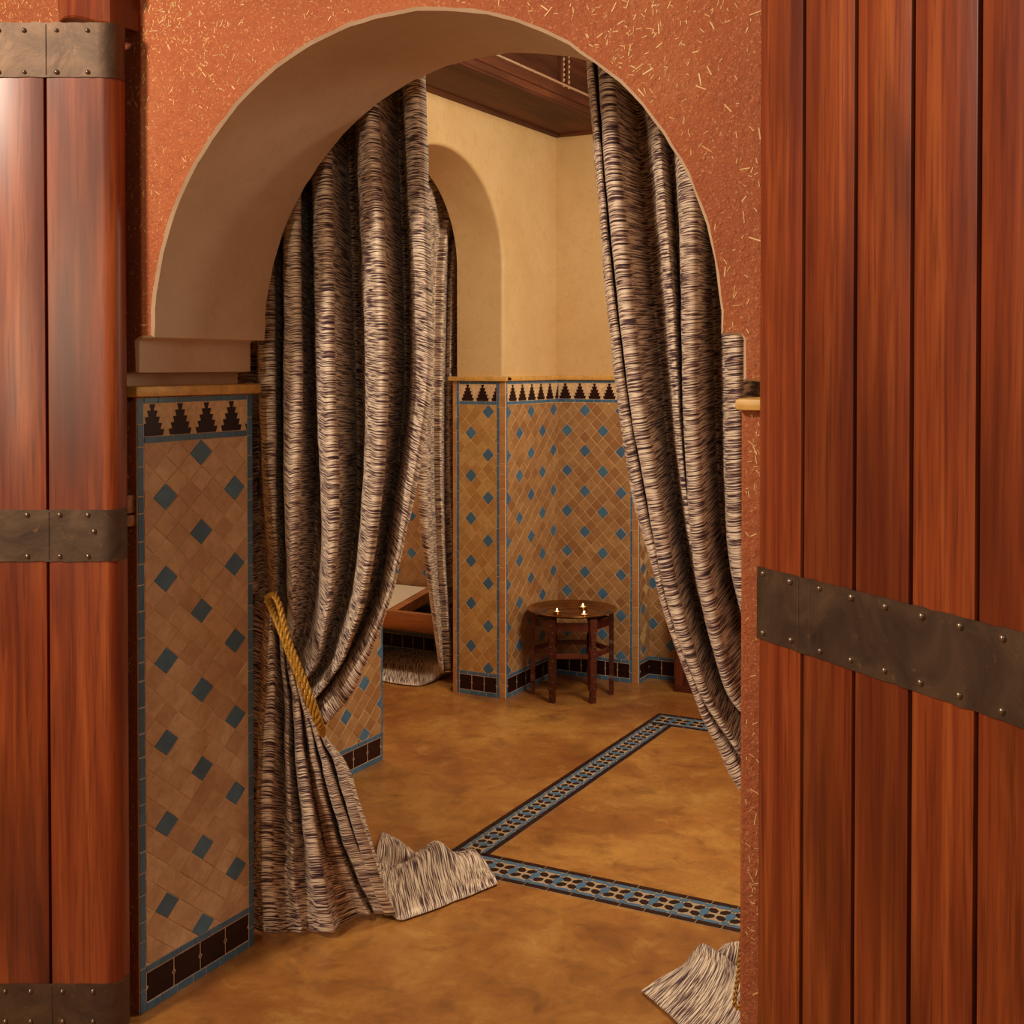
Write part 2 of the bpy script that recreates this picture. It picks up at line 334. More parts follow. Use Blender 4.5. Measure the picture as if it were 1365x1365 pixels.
def dado(name, origin, rz, L, bw, Dx, x_ph, z_ph, label, top=1.422, indiv=None, left_border=True, right_border=True, mer_sp=.075, mer_ph=0, sk=.075, Dz=.0644, edge_l=0, edge_r=0, tan=None, detail=True, cap=290, slab=.02):
    tan = tan or M_TAN
    root = MB(); root.box((0, -.0020, 0), (L, slab, top)); root = root.build(name, M_GROUT); root.location = origin; root.rotation_euler = (0, 0, rz)
    tag(root, label, 'tiled dado', kind='structure')
    cnt = {}; J = {}
    def put(nm, poly, m, force_join=False, cached=None, cc=None, bev=.0012):
        cx = sum(p[0] for p in poly)/len(poly); cz = sum(p[1] for p in poly)/len(poly)
        ok = (not force_join) and (indiv is None or indiv(cx, cz)) and cnt.get(nm, 0) < cap
        if ok:
            cnt[nm] = cnt.get(nm, 0)+1
            if cached is not None:
                o = bpy.data.objects.new(nm, cached); link(o, root); o.location = (cc[0], random.uniform(-.0007, .0005), cc[1]); o.rotation_euler = (random.uniform(-.012, .012), 0, random.uniform(-.012, .012))
            else:
                mb = MB(); mb.prism([(x-cx, z-cz) for x, z in poly], -THK, 0, 0, bev); o = mb.build(nm, m, root); o.location = (cx, random.uniform(-.0006, .0005), cz)
        else:
            mb = J.setdefault((nm, m.name), MB()); r0 = random.random(); n0 = len(mb.V); mb.prism(poly, -THK, 0, 0, 0)
            mb.__dict__.setdefault('rnd', []).extend([r0]*(len(mb.V)-n0))
    g = .0018
    xl = edge_l; xr = L-edge_r
    fx0 = xl+(bw if left_border else 0); fx1 = xr-(bw if right_border else 0)
    zs0, zs1, zf0, zf1, zm0, zm1 = .020, .090, .106, 1.316, 1.332, 1.408
    def strip(x0, x1, z0, z1, n, m=M_BLUE, nm='border_tile'):
        hor = (x1-x0) > (z1-z0)
        k = [0]
        for i in range(n-1): k.append((i+1+random.uniform(-.15, .15))/n)
        k.append(1)
        for i in range(n):
            if hor: q = (x0+(x1-x0)*k[i]+g/2, x0+(x1-x0)*k[i+1]-g/2, z0+g/2, z1-g/2)
            else: q = (x0+g/2, x1-g/2, z0+(z1-z0)*k[i]+g/2, z0+(z1-z0)*k[i+1]-g/2)
            put(nm, [(q[0], q[2]), (q[1], q[2]), (q[1], q[3]), (q[0], q[3])], m, force_join=not detail)
    if left_border: strip(xl, fx0, 0, top, 26)
    if right_border: strip(fx1, xr, 0, top, 26)
    nh = max(2, round((fx1-fx0)/.05))
    for za, zb in ((0, zs0), (zs1, zf0), (zf1, zm0), (zm1, top)): strip(fx0, fx1, za, zb, nh)
    if edge_l: strip(0, edge_l, 0, top, 24, M_EDGET, 'edge_tile')
    if edge_r: strip(xr, L, 0, top, 24, M_EDGET, 'edge_tile')
    # skirting tiles with waisted joints
    n = max(1, round((fx1-fx0)/sk)); wd = (fx1-fx0)/n; zc = (zs0+zs1)/2; e = wd*.07
    for i in range(n):
        a = fx0+i*wd+g; b = a+wd-2*g
        put('skirting_tile', [(a, zs0+g), (b, zs0+g), (b, zc-e), (b-e*.9, zc), (b, zc+e), (b, zs1-g), (a, zs1-g), (a, zc+e), (a+e*.9, zc), (a, zc-e)], M_DARK)
        if i: put('diamond_tile', [(fx0+i*wd-e*.55, zc), (fx0+i*wd, zc-e*.7), (fx0+i*wd+e*.55, zc), (fx0+i*wd, zc+e*.7)], M_GROUTB, force_join=True)
    # merlons on tan ground
    gr = MB(); gr.prism([(fx0+g, zf1+.016), (fx1-g, zm0), (fx1-g, zm1), (fx0+g, zm1)], -THK*.55, 0); tag(gr.build('merlon_ground', M_TAN2, root))
    k = 0; x = fx0+mer_ph-mer_sp*2
    while x < fx1+mer_sp:
        P = clip_poly(merlon(x, zm0+.001, mer_sp*.80, zm1-zm0-.002), fx0+g, fx1-g, 0, 2)
        if len(P) > 2 and parea(P) > 2e-5: put('merlon_tile', P, M_DARK, bev=0)
        x += mer_sp
    # diamond field
    hx, hz = Dx/2-.0012*Dx/Dz, Dz/2-.0012
    full = {}
    for key, m in (('t', tan), ('b', M_BLUE)):
        mb = MB(); mb.prism([(-hx, 0), (0, -hz), (hx, 0), (0, hz)], -THK, 0, 0, .0013); o = mb.build('tile', m); full[key] = o.data; bpy.data.objects.remove(o)
    NX = int(L/Dx*2)+8; NZ = int(1.4/Dz*2)+8
    for a in range(-NX, NX+1):
        for c in range(-NZ, NZ+1):
            if (a+c) % 2: continue
            cx = x_ph+a*Dx/2; cz = z_ph+c*Dz/2
            if cx < fx0-Dx or cx > fx1+Dx or cz < zf0-Dz or cz > zf1+Dz: continue
            i = (a+c)//2; j = (a-c)//2; blue = (i % 3 == 0 and j % 3 == 0)
            P = [(cx-hx, cz), (cx, cz-hz), (cx+hx, cz), (cx, cz+hz)]
            Q = clip_poly(P, fx0+g/2, fx1-g/2, zf0+g/2, zf1-g/2)
            if len(Q) < 3 or parea(Q) < 4e-5: continue
            m = M_BLUE if blue else tan
            whole = parea(Q) > .999*parea(P)
            put('blue_tile' if blue else 'tile', Q, m, cached=full['b' if blue else 't'] if whole else None, cc=(cx, cz))
    mm = {m.name: m for m in (tan, M_BLUE, M_DARK, M_EDGET, M_GROUTB)}
    for (nm, mn), mb in J.items():
        rn = mb.__dict__['rnd']; o = mb.build(nm+'s', mm[mn], root); at = o.data.attributes.new('rnd', 'FLOAT', 'POINT'); at.data.foreach_set('value', rn); tag(o, kind='stuff')
    return root
# left pilaster jamb of the arch (faces +X): local x = +Y
JX = -2.120
px = lambda x, y: on_x(x, y, JX)
dado('trim_1', (JX, 2.1490, 0), pi/2, .403, .020, .0815, px(267, 603).y-2.1490, px(267, 603).z, 'tiled dado lining the left jamb of the big arch', mer_sp=.0915, mer_ph=.028, sk=.088, tan=M_TANP_LIT, slab=.002)
# ------------------------------------------------------------------ front wall with the horseshoe arch
Y0, Y1 = 2.153, 2.551
def wob(a, s=1.0): return noise.noise(Vector((a*7.0*s, 3.1, .7)))*.0035
out = [(-2.1225, -.0), (-2.1225, 1.440), (-2.162, 1.355), (-2.162, 1.476), (-2.120, 1.480), (-2.120, 1.553), (-2.113, 1.558), (-2.074, 1.560)]
cxa, ra, rb, zs = -1.403, .671, .646, 1.560
for i in range(1, 64):
    a = pi-pi*i/64; out.append((cxa+ra*cos(a)+wob(i*.3), zs+rb*sin(a)+wob(i*.3+9)))
out += [(-.732, 1.552), (-.694, 1.549), (-.691, 1.544), (-.691, 1.471), (-.650, 1.468), (-.650, 1.438), (-.694, 1.432), (-.694, 0)]
wf = MB(); ch = .0062
def off(i):
    p = Vector(out[i]); a = Vector(out[max(0, i-1)]); b = Vector(out[min(len(out)-1, i+1)]); t = (b-a).normalized(); n = Vector((-t.y, t.x))
    return p + n*ch*(1+.5*noise.noise(Vector((i*.9, 0, 5))))
o2 = [off(i) for i in range(len(out))]
XL, XR, ZT = -4.6, 1.8, 3.3
outer = [(XL, 0), (XL, ZT), (XR, ZT), (XR, 0)]
poly = [(XL, 0), (o2[0].x, 0)] + [(p.x, p.y) for p in o2[1:-1]] + [(o2[-1].x, 0), (XR, 0), (XR, ZT), (XL, ZT)]
tri = tessellate_polygon([[Vector((x, z, 0)) for x, z in poly]])
def orient(t, ccw=True):
    a, b, c = t; ar = (poly[b][0]-poly[a][0])*(poly[c][1]-poly[a][1])-(poly[c][0]-poly[a][0])*(poly[b][1]-poly[a][1])
    return (a, b, c) if (ar > 0) == ccw else (c, b, a)
wf.add([(x, Y0, z) for x, z in poly], [orient(t) for t in tri], 0)
wf.add([(x, Y1, z) for x, z in poly], [orient(t, False) for t in tri], 2)
n = len(out)
V = [(o2[i].x if i not in (0, n-1) else o2[i].x, Y0, max(0, o2[i].y)) for i in range(n)] + [(x, Y0+ch, z) for x, z in out] + [(x, Y1-ch*.5, z) for x, z in out] + [(o2[i].x, Y1, max(0, o2[i].y)) for i in range(n)]
Fs = []
FO = []
for l in range(3):
    for i in range(n-1): (FO if (i < 1 or i > n-3) else Fs).append((l*n+i, l*n+i+1, (l+1)*n+i+1, (l+1)*n+i))
wf.add(V, Fs, 1); wf.add(V, FO, 0)
wf.add([(XL, Y0, 0), (XL, Y1, 0), (XL, Y1, ZT), (XL, Y0, ZT), (XR, Y0, 0), (XR, Y1, 0), (XR, Y1, ZT), (XR, Y0, ZT)], [(0, 3, 2, 1), (4, 5, 6, 7), (3, 7, 6, 2)], 0)
wall_front = wf.build('wall_front', [M_ORANGE, M_CREAM, M_ROOM])
bmx = bmesh.new(); bmx.from_mesh(wall_front.data); bmesh.ops.remove_doubles(bmx, verts=bmx.verts, dist=1e-5); bmesh.ops.recalc_face_normals(bmx, faces=bmx.faces[:]); bmx.to_mesh(wall_front.data); bmx.free()
wall_front.data.polygons.foreach_set('use_smooth', [p.material_index == 1 for p in wall_front.data.polygons])
wall_front.data.set_sharp_from_angle(angle=radians(35))
tag(wall_front, 'terracotta straw-plaster wall pierced by the big cream arch', 'wall', kind='structure')
# straw flecks
st = MB(); rn = []
def inside(x, z):
    if x < -2.19 or x > -.64: return False
    if (x < -2.14 or x > -.685) and not (1.415 < z < 1.49): return False
    if x < -2.14 or x > -.685: return True
    if z < 1.56: return True
    return ((x-cxa)/(ra+.014))**2+((z-zs)/(rb+.014))**2 < 1
cl = [(random.uniform(-2.6, .1), random.uniform(0, 3.0)) for _ in range(150)]
cnt = 0
while cnt < 12000:
    if random.random() < .55:
        c = random.choice(cl); x = random.gauss(c[0], .045); z = random.gauss(c[1], .055)
    else: x = random.uniform(-2.7, .1); z = random.uniform(0, 2.9)
    if inside(x, z) or x < -2.9 or z < .01: continue
    big = random.random() < .22
    L = random.uniform(.006, .013) if big else random.uniform(.0025, .006); w = random.uniform(.0007, .0013) if big else random.uniform(.0005, .0009)
    if x < -1.25: L *= .62; w *= .85
    a = random.gauss(pi/2, .9); dx, dz = cos(a)*L, sin(a)*L; nx, nz = -sin(a)*w, cos(a)*w; y = Y0; t = .0008
    if inside(x+dx, z+dz) or inside(x-dx, z-dz): continue
    P = [(x-dx-nx, z-dz-nz), (x+dx-nx, z+dz-nz), (x+dx+nx, z+dz+nz), (x-dx+nx, z-dz+nz)]
    n0 = len(st.V); st.add([(p[0], y-t, p[1]) for p in P]+[(p[0], y+.0005, p[1]) for p in P], [(0, 1, 2, 3), (0, 4, 5, 1), (1, 5, 6, 2), (2, 6, 7, 3), (3, 7, 4, 0)]); rn += [random.random()]*8
    cnt += 1
so = st.build('straw', M_STRAW, wall_front); at = so.data.attributes.new('rnd', 'FLOAT', 'POINT'); at.data.foreach_set('value', rn)
tag(so, kind='stuff')
# ledges
def ledge(mb, pts, r=.014, zc=1.436, flat=1.0):
    mb.tube([(x, y, zc) for x, y in pts], r, 12)
lg = MB()
def bar(mb, x0, x1, y0, y1, z0, z1, b=.005): mb.box((x0, y0, z0), (x1, y1, z1), 0, b)
bar(lg, -2.20, -2.100, 2.132, 2.570, 1.424, 1.449, .009)
o = lg.build('trim_2', M_LEDGE, None, True); tag(o, 'ochre plaster ledge above the tiled left jamb', 'ledge', kind='structure')
lg = MB(); bar(lg, -.700, -.56, 2.132, 2.570, 1.418, 1.440, .009)
o = lg.build('trim_3', M_LEDGE, None, True); tag(o, 'ochre plaster ledge on the right jamb of the big arch', 'ledge', kind='structure')
# ------------------------------------------------------------------ room shell
WLX, WBY, RBY = -2.705, 5.515, 5.645
ACX = -2.945
def wall_with_arch():
    mb = MB(); ya, yb, zsp, ax = 3.985, 4.985, 1.93, (4.985-3.985)/2; rise = .465; yc = (ya+yb)/2
    arc = [(ya, 0), (ya, zsp)] + [(yc-ax*cos(pi*i/40), zsp+rise*sin(pi*i/40)) for i in range(1, 40)] + [(yb, zsp), (yb, 0)]
    cb = .018
    def offp(i, d):
        p = Vector(arc[i]); a = Vector(arc[max(0, i-1)]); b = Vector(arc[min(len(arc)-1, i+1)]); t = (b-a).normalized(); return p+Vector((-t.y, t.x))*d
    arcs = {}
    ring = []
    for k in range(5):
        th = k/4*pi/2; ring.append((WLX-cb*(1-cos(th)) if False else WLX-cb+cb*cos(th), cb-cb*sin(th)))
    rings = [(x, d) for x, d in ring]+[(ACX+.0, 0)]
    yA, yB, zt = Y1, RBY+.2, 3.25
    A = [offp(i, cb) for i in range(len(arc))]; A[0].y = 0; A[-1].y = 0
    poly = [(yA, 0)]+[(p.x, p.y) for p in A]+[(yB, 0), (yB, zt), (yA, zt)]
    tri = tessellate_polygon([[Vector((x, z, 0)) for x, z in poly]])
    mb.add([(WLX, y, z) for y, z in poly], [tuple(t) for t in tri])
    poly2 = [(yA, 0)]+list(arc)+[(yB, 0), (yB, zt), (yA, zt)]
    tri = tessellate_polygon([[Vector((x, z, 0)) for x, z in poly2]])
    mb.add([(ACX, y, z) for y, z in poly2], [tuple(t) for t in tri])
    V = []; n = len(arc)
    for x, d in rings:
        for i in range(n): p = offp(i, d); V.append((x, p.x, max(0, p.y) if i not in (0, n-1) else 0))
    Fs = [(l*n+i, l*n+i+1, (l+1)*n+i+1, (l+1)*n+i) for l in range(len(rings)-1) for i in range(n-1)]
    mb.add(V, Fs)
    o = mb.build('wall_left', M_ROOM)
    b = bmesh.new(); b.from_mesh(o.data); bmesh.ops.remove_doubles(b, verts=b.verts, dist=1e-5); bmesh.ops.recalc_face_normals(b, faces=b.faces[:]); b.to_mesh(o.data); b.free()
    o.data.polygons.foreach_set('use_smooth', [True]*len(o.data.polygons)); o.data.set_sharp_from_angle(angle=radians(25))
    return o
tag(wall_with_arch(), 'honey plaster wall left of the room with a small arched opening', 'wall', kind='structure')
wb = MB(); wb.box((WLX-.0, WBY, 0), (-2.262, WBY+.4, 3.2)); wb.box((-2.262, RBY, 0), (1.4, RBY+.3, 3.2))
tag(wb.build('wall_back', M_ROOM), 'honey plaster back wall of the room above the dado', 'wall', kind='structure')
wr = MB(); wr.box((1.2, Y1, 0), (1.4, RBY, 3.2)); tag(wr.build('wall_right', M_ROOM), 'honey plaster wall on the right of the room', 'wall', kind='structure')
al = MB(); al.box((-5.2, 5.56, 0), (ACX, 5.8, 2.7)); tag(al.build('wall_alcove_back', M_ROOM), 'back wall of the side alcove', 'wall', kind='structure')
al = MB(); al.box((-5.4, 3.0, 0), (-5.2, 5.8, 2.7)); tag(al.build('wall_alcove_left', M_ROOM), 'far left wall of the side alcove', 'wall', kind='structure')
al = MB(); al.box((-5.2, 3.0, 0), (ACX, 3.2, 2.7)); tag(al.build('wall_alcove_front', M_ROOM), 'near wall of the side alcove', 'wall', kind='structure')
al = MB(); al.box((-5.4, 3.0, 2.7), (ACX, 5.8, 2.8)); tag(al.build('ceiling_alcove', M_ROOM), 'ceiling of the side alcove', 'ceiling', kind='structure')
# dados of the room
DX = -2.685
dz_ph = 1.5
# pier reveal (faces -Y), X from -2.945 to -2.685
p0 = on_y(651, 549, 4.968)
dado('trim_4', (-2.957, 4.968, 0), 0, .272, .014, .0595, p0.x+2.957, p0.z, 'narrow tiled dado on the far jamb of the small arch', mer_sp=.077, mer_ph=.045, sk=.066, edge_l=.020, edge_r=.030, tan=M_TAN_LIT)
p1 = on_x(722.6, 567, DX)
dado('trim_5', (DX, 4.969, 0), pi/2, WBY-4.969, .012, .0775, p1.y-4.969, on_x(722.6, 574.4, DX).z, 'tiled dado between small arch and room corner, left of the table', mer_sp=.094, mer_ph=.05, sk=.09, right_border=False, cap=300)
p2 = on_y(780, 547, WBY-.015)
dado('trim_6', (DX, WBY-.015, 0), 0, .42, .012, .0625, p2.x-DX, p2.z, 'tiled dado on the back wall directly behind the tray table', mer_sp=.077, mer_ph=.04, sk=.066, left_border=False, edge_r=.030, cap=300)
dado('trim_7', (DX+.42, WBY-.015, 0), pi/2, .13, .010, .0775, .05, p2.z+.03, 'tiled side of the wall recess right of the tray table', mer_sp=.094, mer_ph=.05, sk=.09, right_border=False)
dado('trim_8', (DX+.42, RBY-.015, 0), 0, 1.2, .012, .0625, .02, p2.z-.05, 'tiled dado in the recess behind the right curtain', mer_sp=.077, mer_ph=.04, sk=.066, left_border=False, indiv=lambda x, z: x < .30, detail=False)
# near left wall section (partly behind the curtain)
p3 = on_x(485, 911, DX)
dado('trim_9', (DX, 2.9, 0), pi/2, 3.985-2.9, .012, .0775, p3.y-2.9, p3.z, 'tiled dado behind the left curtain beside the small arch', mer_sp=.094, mer_ph=.05, sk=.09, left_border=False, indiv=lambda x, z: x > .45 and z < .8, detail=False)
p4 = on_y(549, 737, 5.545)
dado('trim_10', (-4.2, 5.545, 0), 0, 1.25, .012, .0625, p4.x+4.2, p4.z, 'tiled dado on the alcove back wall above the daybed', mer_sp=.077, mer_ph=.04, sk=.066, left_border=False, right_border=False, indiv=lambda x, z: x > .2 and x < 1.1 and .4 < z < 1.05, detail=False)
def trimbar(nm, lab, boxes):
    mb = MB()
    for b in boxes: mb.box(*b, 0, .006)
    tag(mb.build(nm, M_LEDGE, None, True), lab, 'ledge', kind='structure')
trimbar('trim_11', 'ochre ledge over the dado of the far wall', [((-2.975, 4.950, 1.422), (-2.670, 5.0, 1.443)), ((-2.72, 4.955, 1.422), (-2.670, WBY, 1.443)), ((-2.70, WBY-.032, 1.422), (-2.25, WBY+.01, 1.443)), ((-2.30, RBY-.032, 1.422), (-1.0, RBY+.01, 1.443)), ((-2.292, WBY-.02, 1.422), (-2.248, RBY, 1.443))])
# far side jamb of near pier of small arch: dado on its reveal is out of view; plain cap tile strip
# ------------------------------------------------------------------ wooden ceiling
CZ = 2.590
ce = empty('ceiling', (0, 0, 0)); tag(ce, 'dark carved wooden ceiling with a deep cornice', 'ceiling', kind='structure')
IX, IY = -2.345, 5.17
def cbox(nm, a, b, m, bev=.004, par=None): q = MB(); q.box(a, b, 0, bev); return q.build(nm, m, par or ce)
cbox('soffit_board', (WLX, Y1, CZ+.012), (IX-.0, WBY, CZ+.04), M_BEAM)
cbox('soffit_board', (IX, IY, CZ+.012), (1.2, WBY, CZ+.04), M_BEAMX)
cbox('cornice_strip', (WLX, Y1, CZ), (WLX+.035, WBY, CZ+.014), M_BEAM)
cbox('cornice_strip', (WLX+.035, WBY-.035, CZ), (1.2, WBY, CZ+.014), M_BEAMX)
cbox('cornice_strip', (IX-.055, Y1, CZ+.002), (IX-.004, IY+.055, CZ+.014), M_BEAM)
cbox('fascia_board', (IX-.02, Y1, CZ+.04), (IX+.006, IY, CZ+.085), M_BEAM)
cbox('fascia_board', (IX, IY-.006, CZ+.01), (1.2, IY+.02, CZ+.085), M_BEAMX)
cbox('upper_panel', (IX-.03, Y1, CZ+.085), (IX-.010, IY+.02, CZ+.75), M_BEAM)
cbox('upper_panel', (IX-.03, IY+.010, CZ+.085), (1.2, IY+.03, CZ+.75), M_BEAMX)
cbox('roof_board', (WLX-.1, Y1-.0, CZ+.75), (1.3, RBY+.1, CZ+.80), M_BEAMX)
cbox('soffit_filler', (WLX-.02, WBY, CZ), (1.2, RBY+.05, CZ+.03), M_BEAMX)
bd = MB(); y = 3.3
M_BEAD = m_simple('pale_bead', (.45, .25, .13), .4)
while y < IY:
    bd.lathe([(0, -.006), (.005, -.004), (.0065, 0), (.005, .004), (0, .006)], 6, (IX+.007, y, CZ+.088)); y += .014
tag(bd.build('bead_row', M_BEAD, ce, True), kind='stuff')
ob = on_x(746, 112, IX)
for dy in (0, .05):
    q = MB(); q.box((IX-.012, ob.y+dy, ob.z), (IX+.010, ob.y+.014+dy, CZ+.75), 0, .003); q.build('upright_moulding', M_BEAM, ce)
    q = MB(); z = ob.z
    while z < CZ+.74: q.lathe([(0, -.010), (.006, -.006), (.008, 0), (.006, .006), (0, .010)], 6, (IX+.004, ob.y+.028+dy, z)); z += .022
    tag(q.build('bead_row', M_BEAD, ce, True), kind='stuff')
# ------------------------------------------------------------------ cloth from guide curves
def cr(p0, p1, p2, p3, t):
    return .5*((2*p1)+(-p0+p2)*t+(2*p0-5*p1+4*p2-p3)*t*t+(-p0+3*p1-3*p2+p3)*t*t*t)
def resample(pts, n):
    P = [Vector(p) for p in pts]; d = [0]
    for i in range(1, len(P)): d.append(d[-1]+(P[i]-P[i-1]).length)
    out = []; j = 0
    for k in range(n):
        s = d[-1]*k/(n-1)
        while j < len(P)-2 and s > d[j+1]: j += 1
        t = (s-d[j])/max(1e-9, d[j+1]-d[j])
        a = P[max(0, j-1)]; b = P[j]; c = P[j+1]; e = P[min(len(P)-1, j+2)]
        if j == 0: a = b*2-c
        if j+2 > len(P)-1: e = c*2-b
        # non-uniform safe: limit tangents
        L = (c-b).length; m1 = (c-a)/max(1e-9, (c-b).length+(b-a).length)*L; m2 = (e-b)/max(1e-9, (e-c).length+(c-b).length)*L
        t2 = t*t; t3 = t2*t
        out.append(b*(2*t3-3*t2+1)+m1*(t3-2*t2+t)+c*(-2*t3+3*t2)+m2*(t3-t2))
    return out
def cloth(name, cols, parent, sub=7, u0=0.0, v0=0.0, wr=.002, thick=.003, seed=0, flat=.25, flatx=False, swap=False):
    """cols: list of 3-D polylines (equal length). Interpolates across with Catmull-Rom; UV in metres."""
    nc, nr = len(cols), len(cols[0]); grid = []
    mid = nr//3; ul = [0]
    for c in range(1, nc):
        ul.append(ul[-1]+max((cols[c][r]-cols[c-1][r]).length for r in range(0, nr, max(1, nr//8)))*.5+(cols[c][mid]-cols[c-1][mid]).length*.5)
    vl = [0]
    for r in range(1, nr): vl.append(vl[-1]+sum((cols[c][r]-cols[c][r-1]).length for c in range(nc))/nc)
    us = []
    for c in range(nc-1):
        for k in range(sub if c < nc-2 else sub+1): us.append((c, k/sub))
    V = []; UV = []
    for r in range(nr):
        for c, t in us:
            a = cols[max(0, c-1)][r]; b = cols[c][r]; d = cols[c+1][r]; e = cols[min(nc-1, c+2)][r]
            if c == 0: a = b*2-d
            if c+2 > nc-1: e = d*2-b
            p = cr(a, b, d, e, t)
            if flat: w = t*t*(3-2*t); w = w*w*(3-2*w)*.55+w*.45; q_ = b+(d-b)*w; l_ = b+(d-b)*t; p = Vector((p.x*.5+l_.x*.5, p.y*(1-flat)+q_.y*flat, p.z)) if not flatx else Vector((p.x*(1-flat)+q_.x*flat, p.y*.5+l_.y*.5, p.z))
            u = ul[c]+(ul[c+1]-ul[c])*t; v = vl[r]
            p = p+Vector((0, 1, 0))*noise.noise(Vector((u*9+seed, v*16, seed)))*wr*2.2 + Vector((0, 0, 1))*noise.noise(Vector((u*30, v*5, seed+4)))*wr*.4
            if p.z < .004: p.z = .004
            V.append(p); UV.append((v+v0, u+u0) if swap else (u+u0, v+v0))
    m = len(us); Fs = [(r*m+c, r*m+c+1, (r+1)*m+c+1, (r+1)*m+c) for r in range(nr-1) for c in range(m-1)]
    o = meshobj(name, V, Fs, M_FAB, parent, True)
    uvl = o.data.uv_layers.new(name='UVMap'); L = [0]*(len(o.data.loops)*2)
    for i, l in enumerate(o.data.loops): L[2*i], L[2*i+1] = UV[l.vertex_index]
    uvl.data.foreach_set('uv', L)
    sm = o.modifiers.new('thickness', 'SOLIDIFY'); sm.thickness = thick; sm.offset = 0
    return o
def ridged(G, w=8.5):
    """give every near fold a rounded crest: two guides per ridge, closing up towards the tieback"""
    out = []
    for k, (d, pts) in enumerate(G):
        if d < -.035 and 0 < k < len(G)-2:
            ymax = pts[-1][1]; f = lambda y: w*min(1, max(.15, (ymax-y)/260))
            out.append((d*.92, [(x-f(y), y) for x, y in pts])); out.append((d, [(x+f(y), y) for x, y in pts]))
        else: out.append((d, pts))
    return out
def ridged_low(G, w=5.5):
    out = []
    for k, (d, pts) in enumerate(G):
        if d < -.04 and 0 < k < len(G)-2:
            y0 = pts[0][1]; f = lambda y: w*min(1.2, .12+(y-y0)/170)
            out.append((d*.92, [(x-f(y), y) for x, y in pts])); out.append((d, [(x+f(y), y) for x, y in pts]))
        else: out.append((d, pts))
    return out
def guide_y(g, nr, Yc, zmin=.006, lev=True):
    """guide = (depth, [(x,y)..]); returns 3-D points on the vertical plane Y=Yc+depth"""
    d, pts = g[0], g[1]; P = resample([(x, y, 0) for x, y in pts], nr); out = []
    for i, q in enumerate(P):
        t = i/(nr-1); dd = d(t) if callable(d) else d; yy = Yc(t) if callable(Yc) else Yc
        p = on_y(q.x, q.y, yy+dd); p.z = max(zmin, on_y(q.x, q.y, yy).z if lev else p.z); out.append(p)
    return out
# left curtain
cur = empty('curtain', (-1.95, 2.66, 0))
tag(cur, 'left streaky cream and aubergine curtain tied back with a gold cord', 'curtain', 'curtains of streaky cream and aubergine cloth')
def ctl(cols): return [[p-cur.location for p in c] for c in cols]
def dfade(a, k=.35): return lambda t: a*(1-max(0, (t-.72)/.28)*(1-k))
UP = [
 (-.02, [(270, 20), (280, 200), (292, 400), (305, 560), (318, 665), (326, 740), (334, 805)]),
 (-.01, [(300, 20), (306, 200), (314, 400), (322, 560), (330, 665), (336, 740), (345, 803)]),
 (.03, [(330, 20), (332, 200), (338, 400), (343, 560), (345, 665), (350, 740), (358, 803)]),
 (-.04, [(352, 20), (354, 200), (357, 400), (359, 540), (363, 665), (368, 780), (366, 812)]),
 (.035, [(371, 20), (372, 200), (373, 400), (372, 540), (376, 665), (377, 790), (372, 832)]),
 (-.055, [(392, 20), (391, 200), (393, 400), (394, 540), (391, 665), (391, 780), (391, 840), (382, 866)]),
 (.045, [(407, 20), (406, 200), (411, 400), (414, 540), (420, 665), (415, 780), (404, 850), (390, 883)]),
 (-.055, [(436, 20), (434, 200), (436, 400), (439, 540), (444, 665), (440, 780), (432, 830), (420, 878), (399, 906)]),
 (.05, [(462, 20), (463, 200), (470, 400), (474, 540), (474, 665), (462, 780), (447, 830), (433, 885), (405, 920)]),
 (-.06, [(492, 20), (497, 200), (507, 400), (508, 540), (499, 665), (484, 780), (470, 830), (450, 880), (411, 932)]),
 (.05, [(528, 20), (531, 200), (537, 400), (536, 540), (520, 665), (503, 780), (486, 830), (456, 890), (415, 943)]),
 (-.02, [(540, 20), (543, 120), (549, 250), (555, 400), (553, 540), (533, 665), (514, 775), (497, 822), (472, 872), (444, 915), (419, 954)]),
 (-.034, [(553, 20), (556, 120), (562, 250), (567, 400), (566, 520), (545, 665), (521, 775), (505, 822), (482, 870), (455, 918), (423, 962)]),
 (-.022, [(564, 20), (567, 120), (571, 250), (575, 400), (576, 500), (562, 605), (551, 665), (538, 720), (524.5, 780), (508, 830), (491.5, 870), (475, 908), (456, 938), (427, 970)]),
 (.02, [(556, 20), (560, 120), (565, 250), (570, 400), (571, 500), (556, 605), (545, 665), (532, 720), (518, 780), (502, 830), (485, 870), (470, 900), (450, 930), (424, 962)]),
]
cols = [guide_y((dfade(d*2.25), p), 110, 2.72) for d, p in ridged(UP)]
cloth('drape', ctl(cols), cur, 7, wr=.002)
